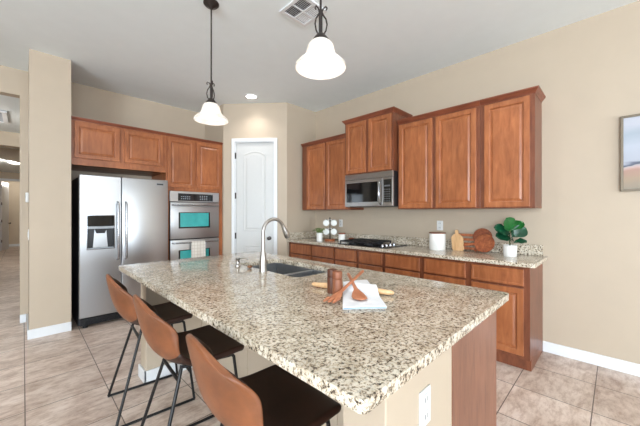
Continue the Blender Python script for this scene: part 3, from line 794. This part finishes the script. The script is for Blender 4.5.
def stool_part(o0, o1, ul, j0, j1):
    b = MB(); Aa = stool_surface(o0, ul, j0, j1); Bb = stool_surface(o1, ul, j0, j1)
    va = [[b.bm.verts.new(p) for p in r] for r in Aa]; vb = [[b.bm.verts.new(p) for p in r] for r in Bb]
    n, m = len(va), len(va[0])
    for i in range(n-1):
        for k in range(m-1):
            b.bm.faces.new((va[i][k], va[i][k+1], va[i+1][k+1], va[i+1][k])); b.bm.faces.new((vb[i][k], vb[i+1][k], vb[i+1][k+1], vb[i][k+1]))
    for k in range(m-1):
        b.bm.faces.new((va[0][k], vb[0][k], vb[0][k+1], va[0][k+1])); b.bm.faces.new((va[-1][k], va[-1][k+1], vb[-1][k+1], vb[-1][k]))
    for i in range(n-1):
        b.bm.faces.new((va[i][0], va[i+1][0], vb[i+1][0], vb[i][0])); b.bm.faces.new((va[i][-1], vb[i][-1], vb[i+1][-1], va[i+1][-1]))
    return b
def make_stool():
    t = thing('bar_stool', 'x', 'bar stool', (0, 0, 0), 0, 'leather bar stools along the island')
    o = stool_part(-.013, .009, 1, 0, len(CP)).build('seat_shell', M['leather'], t, True, 'tan leather bucket shell')
    md_ = o.modifiers.new('s', 'SUBSURF'); md_.levels = 1; md_.render_levels = 2
    o = stool_part(.0095, .0145, .95, 1, 7).build('back_lining', M['leather_dark'], t, True, 'dark brown leather inner lining')
    md_ = o.modifiers.new('s', 'SUBSURF'); md_.levels = 1; md_.render_levels = 2
    o = stool_part(-.016, .0175, 1.025, 5, len(CP)).build('seat_cushion', M['leather_dark'], t, True, 'dark brown leather seat')
    md_ = o.modifiers.new('s', 'SUBSURF'); md_.levels = 1; md_.render_levels = 2
    for s_ in (-1, 1):
        MB().tube([(-.215, .215*s_, .010), (-.08, .14*s_, .50), (-.06, .12*s_, .565)], .0085, 10).build('leg', M['black_metal'], t, True)
        MB().tube([(.245, .215*s_, .010), (.185, .185*s_, .555), (.17, .178*s_, .572)], .0085, 10).build('leg', M['black_metal'], t, True)
        MB().tube([(-.22, .215*s_, .0086), (.248, .215*s_, .0086)], .0085, 10).build('floor_rail', M['black_metal'], t, True)
    MB().tube([(-.08, -.145, .50), (-.08, .145, .50)], .0085, 10).build('crossbar', M['black_metal'], t, True)
    MB().tube([(-.07, .125, .556), (.17, .178, .562)], .007, 8).build('seat_brace', M['black_metal'], t, True)
    MB().tube([(-.07, -.125, .556), (.17, -.178, .562)], .007, 8).build('seat_brace', M['black_metal'], t, True)
    MB().tube([(.223, -.205, .20), (.223, .205, .20)], .0085, 10).build('footrest', M['black_metal'], t, True)
    return t
st = make_stool()
for i, (x, y, rz, lab) in enumerate(((.632, 2.355, -.08, 'tan leather bar stool farthest from the camera, by the refrigerator'),
                                     (.630, 1.655, -.07, 'tan leather bar stool in the middle of the three'),
                                     (.628, .955, -.09, 'tan leather bar stool nearest the camera'))):
    o = st if i == 0 else copy_tree(st)
    o.location = (x, y, 0); o.rotation_euler.z = rz; o['label'] = lab

# ------------------------------------------------------------ things on the island
ZI = .914
def mill(x, y, mat, label):
    t = thing('pepper_mill', label, 'pepper mill', (x, y, ZI), 0, 'wooden mills on the island')
    MB().lathe([(.0235, 0), (.0245, .003), (.0245, .079), (.0235, .082)], n=28).build('body', mat, t, True)
    MB().lathe([(.0235, .083), (.0245, .086), (.0245, .118), (.0225, .121), (0, .122)], n=28).build('top', mat, t, True)
mill(1.127, 1.040, M['mill_dark'], 'darker wooden mill on the island, left of the pair')
mill(1.108, .986, M['mill_light'], 'lighter wooden mill on the island, right of the pair')
# tapered rolling pin
p0 = Vector((1.135, 1.20, 0)); p1 = Vector((1.292, .775, 0)); dd = p1-p0; L = dd.length
b = MB().lathe([(0, 0), (.007, .003), (.011, .015), (.015, .09), (.017, L/2), (.015, L-.09), (.011, L-.015), (.007, L-.003), (0, L)], n=20, axis='x', close=False)
o = b.build('rolling_pin', M['wood_light'], None, True); o.location = (p0.x, p0.y, ZI+.0172); o.rotation_euler.z = math.atan2(dd.y, dd.x)
tag(o, 'tapered light wood rolling pin lying under the white towel', 'rolling pin')
# folded white towel draped over the pin
def pinz(x, y):
    d = dd.normalized(); r = Vector((x, y, 0))-p0; s_ = r.dot(d); q = abs(r.x*d.y-r.y*d.x)
    if -.05 < s_ < L+.05: return .038*math.exp(-(q/.045)**2)
    return 0
C4 = [Vector((.958, .822)), Vector((1.105, .70)), Vector((1.475, 1.078)), Vector((1.338, 1.143))]
def towel_pt(u, v): return C4[0].lerp(C4[1], u).lerp(C4[3].lerp(C4[2], u), v)
tw = thing('kitchen_towel', 'folded white towel spread on the island under the wooden utensils', 'towel', (0, 0, ZI))
for k, (ins, mt) in enumerate(((0, 'linen'), (.02, 'linen_blue'), (.0, 'linen'))):
    b = MB(); nu, nv = 14, 26; g0, g1 = [], []
    for i in range(nu+1):
        r0, r1 = [], []
        for j in range(nv+1):
            u, v_ = i/nu, j/nv
            p = towel_pt(ins+(1-2*ins)*u, -.01*k*(1 if k < 2 else .2)+v_*(1-.02*k))
            z = .001+k*.0034+pinz(p.x, p.y)+.0010*(1+math.sin(v_*17+u*5))*(.3+k*.3)
            r0.append(b.bm.verts.new((p.x, p.y, z))); r1.append(b.bm.verts.new((p.x, p.y, z+.0030)))
        g0.append(r0); g1.append(r1)
    for i in range(nu):
        for j in range(nv):
            b.bm.faces.new((g0[i][j], g0[i][j+1], g0[i+1][j+1], g0[i+1][j])); b.bm.faces.new((g1[i][j], g1[i+1][j], g1[i+1][j+1], g1[i][j+1]))
    for i in range(nu):
        b.bm.faces.new((g0[i][0], g0[i+1][0], g1[i+1][0], g1[i][0])); b.bm.faces.new((g0[i][-1], g1[i][-1], g1[i+1][-1], g0[i+1][-1]))
    for j in range(nv):
        b.bm.faces.new((g0[0][j], g1[0][j], g1[0][j+1], g0[0][j+1])); b.bm.faces.new((g0[-1][j], g0[-1][j+1], g1[-1][j+1], g1[-1][j]))
    b.build('towel_fold', M[mt], tw, True)
# flat utensils: outline swept along a line between two 3D points
def utensil(name, label, pa, pb, widths, cat, tines=False):
    pa, pb = Vector(pa), Vector(pb); d = pb-pa; L = d.length
    b = MB(); prev = None; loops_ = []
    for s_, wd, th, dz in widths:
        loops_.append([(s_*L, -wd, dz-th), (s_*L, -wd*.6, dz+th*.2), (s_*L, wd*.6, dz+th*.2), (s_*L, wd, dz-th), (s_*L, wd*.5, dz-th*1.6), (s_*L, -wd*.5, dz-th*1.6)])
    b.loops(loops_)
    if tines:
        s_e = widths[-1][0]*L; we = widths[-1][1]
        for k in (-1, 0, 1):
            y = k*we*.68
            b.loops([[(s_e-.004, y-.0085, -.005), (s_e-.004, y+.0085, -.005), (s_e-.004, y+.0085, .001), (s_e-.004, y-.0085, .001)],
                     [(s_e+.030, y-.007+k*.001, -.002), (s_e+.030, y+.007+k*.001, -.002), (s_e+.030, y+.007+k*.001, .003), (s_e+.030, y-.007+k*.001, .003)],
                     [(s_e+.048, y-.003+k*.002, .0), (s_e+.048, y+.003+k*.002, .0), (s_e+.048, y+.003+k*.002, .004), (s_e+.048, y-.003+k*.002, .004)]])
    rot = d.to_track_quat('X', 'Z').to_matrix().to_4x4()
    o = b.build(name, M['wood_pink'], None, True)
    o.location = pa; o.rotation_mode = 'QUATERNION'; o.rotation_quaternion = d.to_track_quat('X', 'Z')
    return tag(o, label, cat)
utensil('serving_spoon', 'wooden serving spoon resting on the white towel beneath the fork', (1.30, 1.075, ZI+.072), (1.075, .81, ZI+.024),
        [(0, .006, .004, 0), (.03, .010, .005, 0), (.5, .009, .005, 0), (.64, .011, .005, 0), (.74, .026, .005, -.003), (.84, .036, .005, -.006), (.93, .034, .005, -.004), (.985, .020, .004, 0), (1.0, .010, .003, .001)], 'spoon')
utensil('serving_fork', 'wooden serving fork laid across the spoon, tines on the granite', (1.365, 1.020, ZI+.086), (.955, .905, ZI+.014),
        [(0, .006, .004, 0), (.03, .010, .005, 0), (.5, .009, .005, 0), (.70, .011, .005, 0), (.78, .024, .005, -.001), (.88, .031, .005, -.003)], 'fork', True)

# ------------------------------------------------------------ things on the wall counter
ZC = .914
# potted succulent
t = thing('small_potted_plant', 'small green plant in a slim white pot near the mug tree', 'potted plant', (3.05, 3.06, ZC))
MB().lathe([(0, 0), (.038, 0), (.042, .004), (.044, .125), (.040, .125), (.039, .11), (0, .11)], n=24, close=False).build('pot', M['ceramic'], t, True)
b = MB()
for i in range(46):
    a = random.uniform(0, 2*PI); r = random.uniform(.01, .085); h = random.uniform(.135, .195)
    c = Vector((r*math.cos(a), r*math.sin(a), h-.2*r)); s_ = random.uniform(.012, .018)
    q = bmesh.ops.create_icosphere(b.bm, subdivisions=1, radius=s_)
    m_ = Matrix.Translation(c) @ Matrix.Rotation(a, 4, 'Z') @ Matrix.Rotation(random.uniform(-.9, .9), 4, 'Y') @ Matrix.Diagonal((1.5, .7, .35, 1))
    bmesh.ops.transform(b.bm, matrix=m_, verts=q['verts'])
for i in range(9):
    a = 2*PI*i/9; b.tube([(0, 0, .108), (.02*math.cos(a), .02*math.sin(a), .14), (.06*math.cos(a), .06*math.sin(a), .165)], .0025, 6)
b.build('foliage', M['leaf_small'], t)
# mug tree with mugs
MTX, MTY = 3.24, 3.03
t = thing('mug_tree', 'black metal mug stand on a round wooden base', 'mug rack', (MTX, MTY, ZC))
MB().lathe([(.078, 0), (.08, .004), (.08, .018), (.076, .022), (0, .022)], n=28).build('base', M['wood_mid'], t, True, 'round reddish wood base')
MB().tube([(0, 0, .02), (0, 0, .33)], .006, 10).build('post', M['black_metal'], t, True)
MB().sphere((0, 0, .335), .011).build('finial', M['black_metal'], t, True)
vd = Vector((1, -1, 0)).normalized()      # arms spread across the line of sight
mugs = []
for zz in (.14, .27):
    for s_ in (-1, 1):
        MB().tube([(0, 0, zz+.02), (vd.x*.03*s_, vd.y*.03*s_, zz+.03), (vd.x*.055*s_, vd.y*.055*s_, zz+.05)], .004, 8).build('arm', M['black_metal'], t, True)
        mugs.append((zz, s_))
def mug():
    t = thing('mug', 'x', 'mug', (0, 0, 0), 0, 'white mugs on the mug tree')
    MB().lathe([(0, 0), (.040, 0), (.046, .006), (.047, .088), (.0445, .088), (.0435, .010), (0, .008)], n=28, close=False).build('cup', M['ceramic'], t, True)
    MB().tube([(.045, 0, .072), (.064, 0, .070), (.072, 0, .055), (.070, 0, .035), (.061, 0, .022), (.045, 0, .018)], .005, 8).build('handle', M['ceramic'], t, True)
    return t
m0 = mug()
names = {(.27, -1): 'white mug on the mug tree, upper left', (.27, 1): 'white mug on the mug tree, upper right', (.14, -1): 'white mug on the mug tree, lower left', (.14, 1): 'white mug on the mug tree, lower right'}
for i, (zz, s_) in enumerate(mugs):
    o = m0 if i == 0 else copy_tree(m0)
    # axis of the cup tilted towards the camera, handle up on the arm
    to_cam = Vector((-1, -1, .12)).normalized(); up = Vector((0, 0, 1))
    zc_ = to_cam; xc = (Vector((0, 0, 1))-zc_*zc_.z)-Vector((vd.x*s_*.9, vd.y*s_*.9, 0)); xc = (xc-zc_*xc.dot(zc_)).normalized(); yc = zc_.cross(xc)
    mt_ = Matrix((xc, yc, zc_)).transposed()
    o.rotation_euler = mt_.to_euler()
    c = Vector((MTX, MTY, ZC+zz-.008))+Vector((vd.x, vd.y, 0))*s_*.057
    o.location = c-zc_*.043
    o['label'] = names[(zz, s_)]
# jar and little bowl
t = thing('ceramic_jar', 'small white jar with a wooden lid between mug tree and cooktop', 'jar', (3.27, 2.82, ZC))
MB().lathe([(0, 0), (.045, 0), (.05, .004), (.05, .10), (.046, .106), (0, .106)], n=28, close=False).build('jar_body', M['ceramic'], t, True)
MB().lathe([(.051, .106), (.052, .109), (.052, .118), (.049, .121), (0, .121)], n=28).build('lid', M['wood_dark'], t, True)
o = MB().lathe([(0, 0), (.022, 0), (.034, .015), (.042, .045), (.038, .045), (.030, .018), (0, .008)], n=24, close=False).build('wooden_bowl', M['wood_dark'], None, True); o.location = (3.40, 2.755, ZC)
tag(o, 'tiny dark wooden bowl behind the small white jar', 'bowl')
# large canister
t = thing('storage_canister', 'large white canister with thin wooden lid on the counter', 'canister', (3.31, 1.435, ZC))
MB().lathe([(0, 0), (.082, 0), (.087, .006), (.087, .175), (.084, .18), (0, .18)], n=40, close=False).build('canister_body', M['ceramic'], t, True)
MB().lathe([(.087, .181), (.089, .183), (.089, .190), (.087, .192), (0, .192)], n=40).build('lid', M['mill_light'], t, True)
# boards leaning on the backsplash.  local: plane x(width, along -y world) z(height), thickness y; leaning back
def lean(o, y, x, tilt, z=ZC):
    o.location = (x, y, z); o.rotation_euler = (-tilt, 0, -PI/2); return o
def outline_plate(pts, th, bev=.003):
    b = MB()
    c = (sum(p[0] for p in pts)/len(pts), sum(p[1] for p in pts)/len(pts))
    sh = lambda k: [(c[0]+(x-c[0])*k, c[1]+(z-c[1])*k) for x, z in pts]
    i_ = sh(.97)
    b.loops([[(x, -.0+bev*0, z) for x, z in i_], [(x, -bev, z) for x, z in pts], [(x, -th+bev, z) for x, z in pts], [(x, -th, z) for x, z in i_]])
    return b
def rr(x0, z0, x1, z1, r, n=5):
    return round_rect(x0, z0, x1, z1, (r,)*4, n)
# slatted rack
t = thing('slatted_wooden_rack', 'reddish slatted wooden rack leaning behind the cutting boards', 'rack')
lean(t, 1.30, 3.452, -math.radians(10))
t.rotation_euler = (-math.radians(10), 0, -PI/2)
for x in (0, .245): MB().box(x, -.016, 0, x+.015, 0, .19, .002).build('side_rail', M['wood_mid'], t)
for k in range(4): MB().box(0.0, -.030, .008+k*.048, .26, -.016, .036+k*.048, .002).build('slat', M['wood_mid'], t)
# light board with handle
pts = rr(-.063, 0, .063, .165, .022)
half = []
prof = [(-.05, .165), (-.04, .180), (-.018, .190), (-.015, .205), (-.018, .222), (-.010, .235), (.010, .235), (.018, .222), (.015, .205), (.018, .190), (.04, .180), (.05, .165)]
low = [(.063, .15), (.063, .02), (.05, .0), (-.05, .0), (-.063, .02), (-.063, .15)]
o = outline_plate(prof[::1]+low, .015).build('cutting_board', M['wood_light'], None)
lean(o, 1.232, 3.385, -math.radians(12)); tag(o, 'light wood cutting board with short handle leaning beside the white canister', 'cutting board', 'cutting boards on the counter')
def paddle(r, hl, ha, hw_=.013):
    P = []; n = 40; g = math.asin(hw_/r)
    for i in range(n+1):
        a = ha+g+(2*PI-2*g)*i/n; P.append((r*math.cos(a), r*math.sin(a)))
    e = Vector((math.cos(ha), math.sin(ha))); s_ = Vector((-e.y, e.x))
    P += [tuple(e*(r+hl)-s_*hw_*1.2), tuple(e*(r+hl+.012)-s_*hw_*.6), tuple(e*(r+hl+.012)+s_*hw_*.6), tuple(e*(r+hl)+s_*hw_*1.2)]
    return P
for (r, hl, ha, y, x, zc, tilt, lab) in ((.093, .066, math.radians(248), 1.005, 3.440, 1.070, 11, 'round dark walnut board behind, higher of two overlapping round boards'),
                                    (.096, .100, math.radians(190), .970, 3.380, 1.012, 15, 'round dark walnut board in front with handle pointing left')):
    o = outline_plate([(x_, z_) for x_, z_ in paddle(r, hl, ha)], .014).build('cutting_board', M['wood_dark' if hl < .08 else 'acacia'], None)
    o.location = (x, y, zc); o.rotation_euler = (-math.radians(tilt), 0, -PI/2); tag(o, lab, 'cutting board', 'cutting boards on the counter')

# fiddle leaf plant
t = thing('potted_plant', 'large-leaved green plant in a white pot at the counter end', 'potted plant', (3.275, .72, ZC))
MB().lathe([(0, 0), (.052, 0), (.055, .004), (.059, .105), (.055, .107), (.053, .095), (0, .095)], n=36, close=False).build('pot', M['ceramic'], t, True)
MB().lathe([(.0525, .094), (.0, .099)], n=24, close=False).build('soil', M['soil'], t)
MB().tube([(0, 0, .09), (-.005, .003, .18), (0, -.004, .26), (.004, 0, .33)], [.007, .006, .005, .003], 8).build('stem', M['stem'], t, True)
def leaf(p, tip, nrm, wd, mat, k_=1.28):
    """leaf blade from p to tip with midrib fold and droop, a slim stalk at the base"""
    p, tip, nrm = Vector(p), Vector(tip), Vector(nrm).normalized(); wd = wd*k_
    ax = (tip-p); L = ax.length; ax.normalize(); side = ax.cross(nrm).normalized(); up = side.cross(ax).normalized()
    b = MB(); n = 12; m_ = 6; top, bot = [], []
    for i in range(n+1):
        s_ = i/n; w_ = wd*(math.sin(PI*min(1, s_**1.15))**.6)*(0.72+.38*s_) if 0 < i < n else .003
        rt, rb = [], []
        for k in range(m_+1):
            q = -1+2*k/m_
            z = .18*w_*abs(q)+.05*L*math.sin(s_*PI)*1.0-.004*math.cos(q*6+s_*14)
            c = p+ax*(L*s_)+side*(w_*q)+up*z
            rt.append(b.bm.verts.new(c)); rb.append(b.bm.verts.new(c-up*.0015))
        top.append(rt); bot.append(rb)
    for i in range(n):
        for k in range(m_):
            b.bm.faces.new((top[i][k], top[i][k+1], top[i+1][k+1], top[i+1][k])); b.bm.faces.new((bot[i][k], bot[i+1][k], bot[i+1][k+1], bot[i][k+1]))
        b.bm.faces.new((top[i][0], top[i+1][0], bot[i+1][0], bot[i][0])); b.bm.faces.new((top[i][-1], bot[i][-1], bot[i+1][-1], top[i+1][-1]))
    b.tube([(0, 0, max(.16, p.z-.05)), tuple(p*.6+Vector((0, 0, .35*p.z))), tuple(p+ax*.01)], .0025, 6)
    b.build('leaf', mat, t, True)
e1 = Vector((.707, -.707, 0)); e2 = Vector((-.707, -.707, 0))    # right in view, towards camera
def V(r, f_, z): v_ = e1*r+e2*f_; return (v_.x, v_.y, z)
leaf(V(-.005, .0, .24), V(-.060, .04, .365), V(.0, .9, .5), .062, M['leaf_light'])
leaf(V(.0, .01, .25), V(.115, .02, .325), V(-.1, .7, .8), .042, M['leaf_light'])
leaf(V(-.01, .02, .21), V(-.170, .03, .275), V(0, .8, .6), .050, M['leaf'])
leaf(V(-.01, .03, .17), V(-.165, .05, .195), V(-.1, .8, .7), .045, M['leaf'])
leaf(V(.01, .02, .19), V(.120, .05, .27), V(.1, .8, .5), .050, M['leaf'])
leaf(V(.01, .04, .135), V(.120, .06, .150), V(0, .6, .9), .030, M['leaf'])
leaf(V(.0, -.02, .22), V(.06, -.07, .34), V(.3, .6, .6), .055, M['leaf'])
leaf(V(.0, .03, .16), V(-.05, .10, .22), V(-.2, .9, .6), .045, M['leaf'])
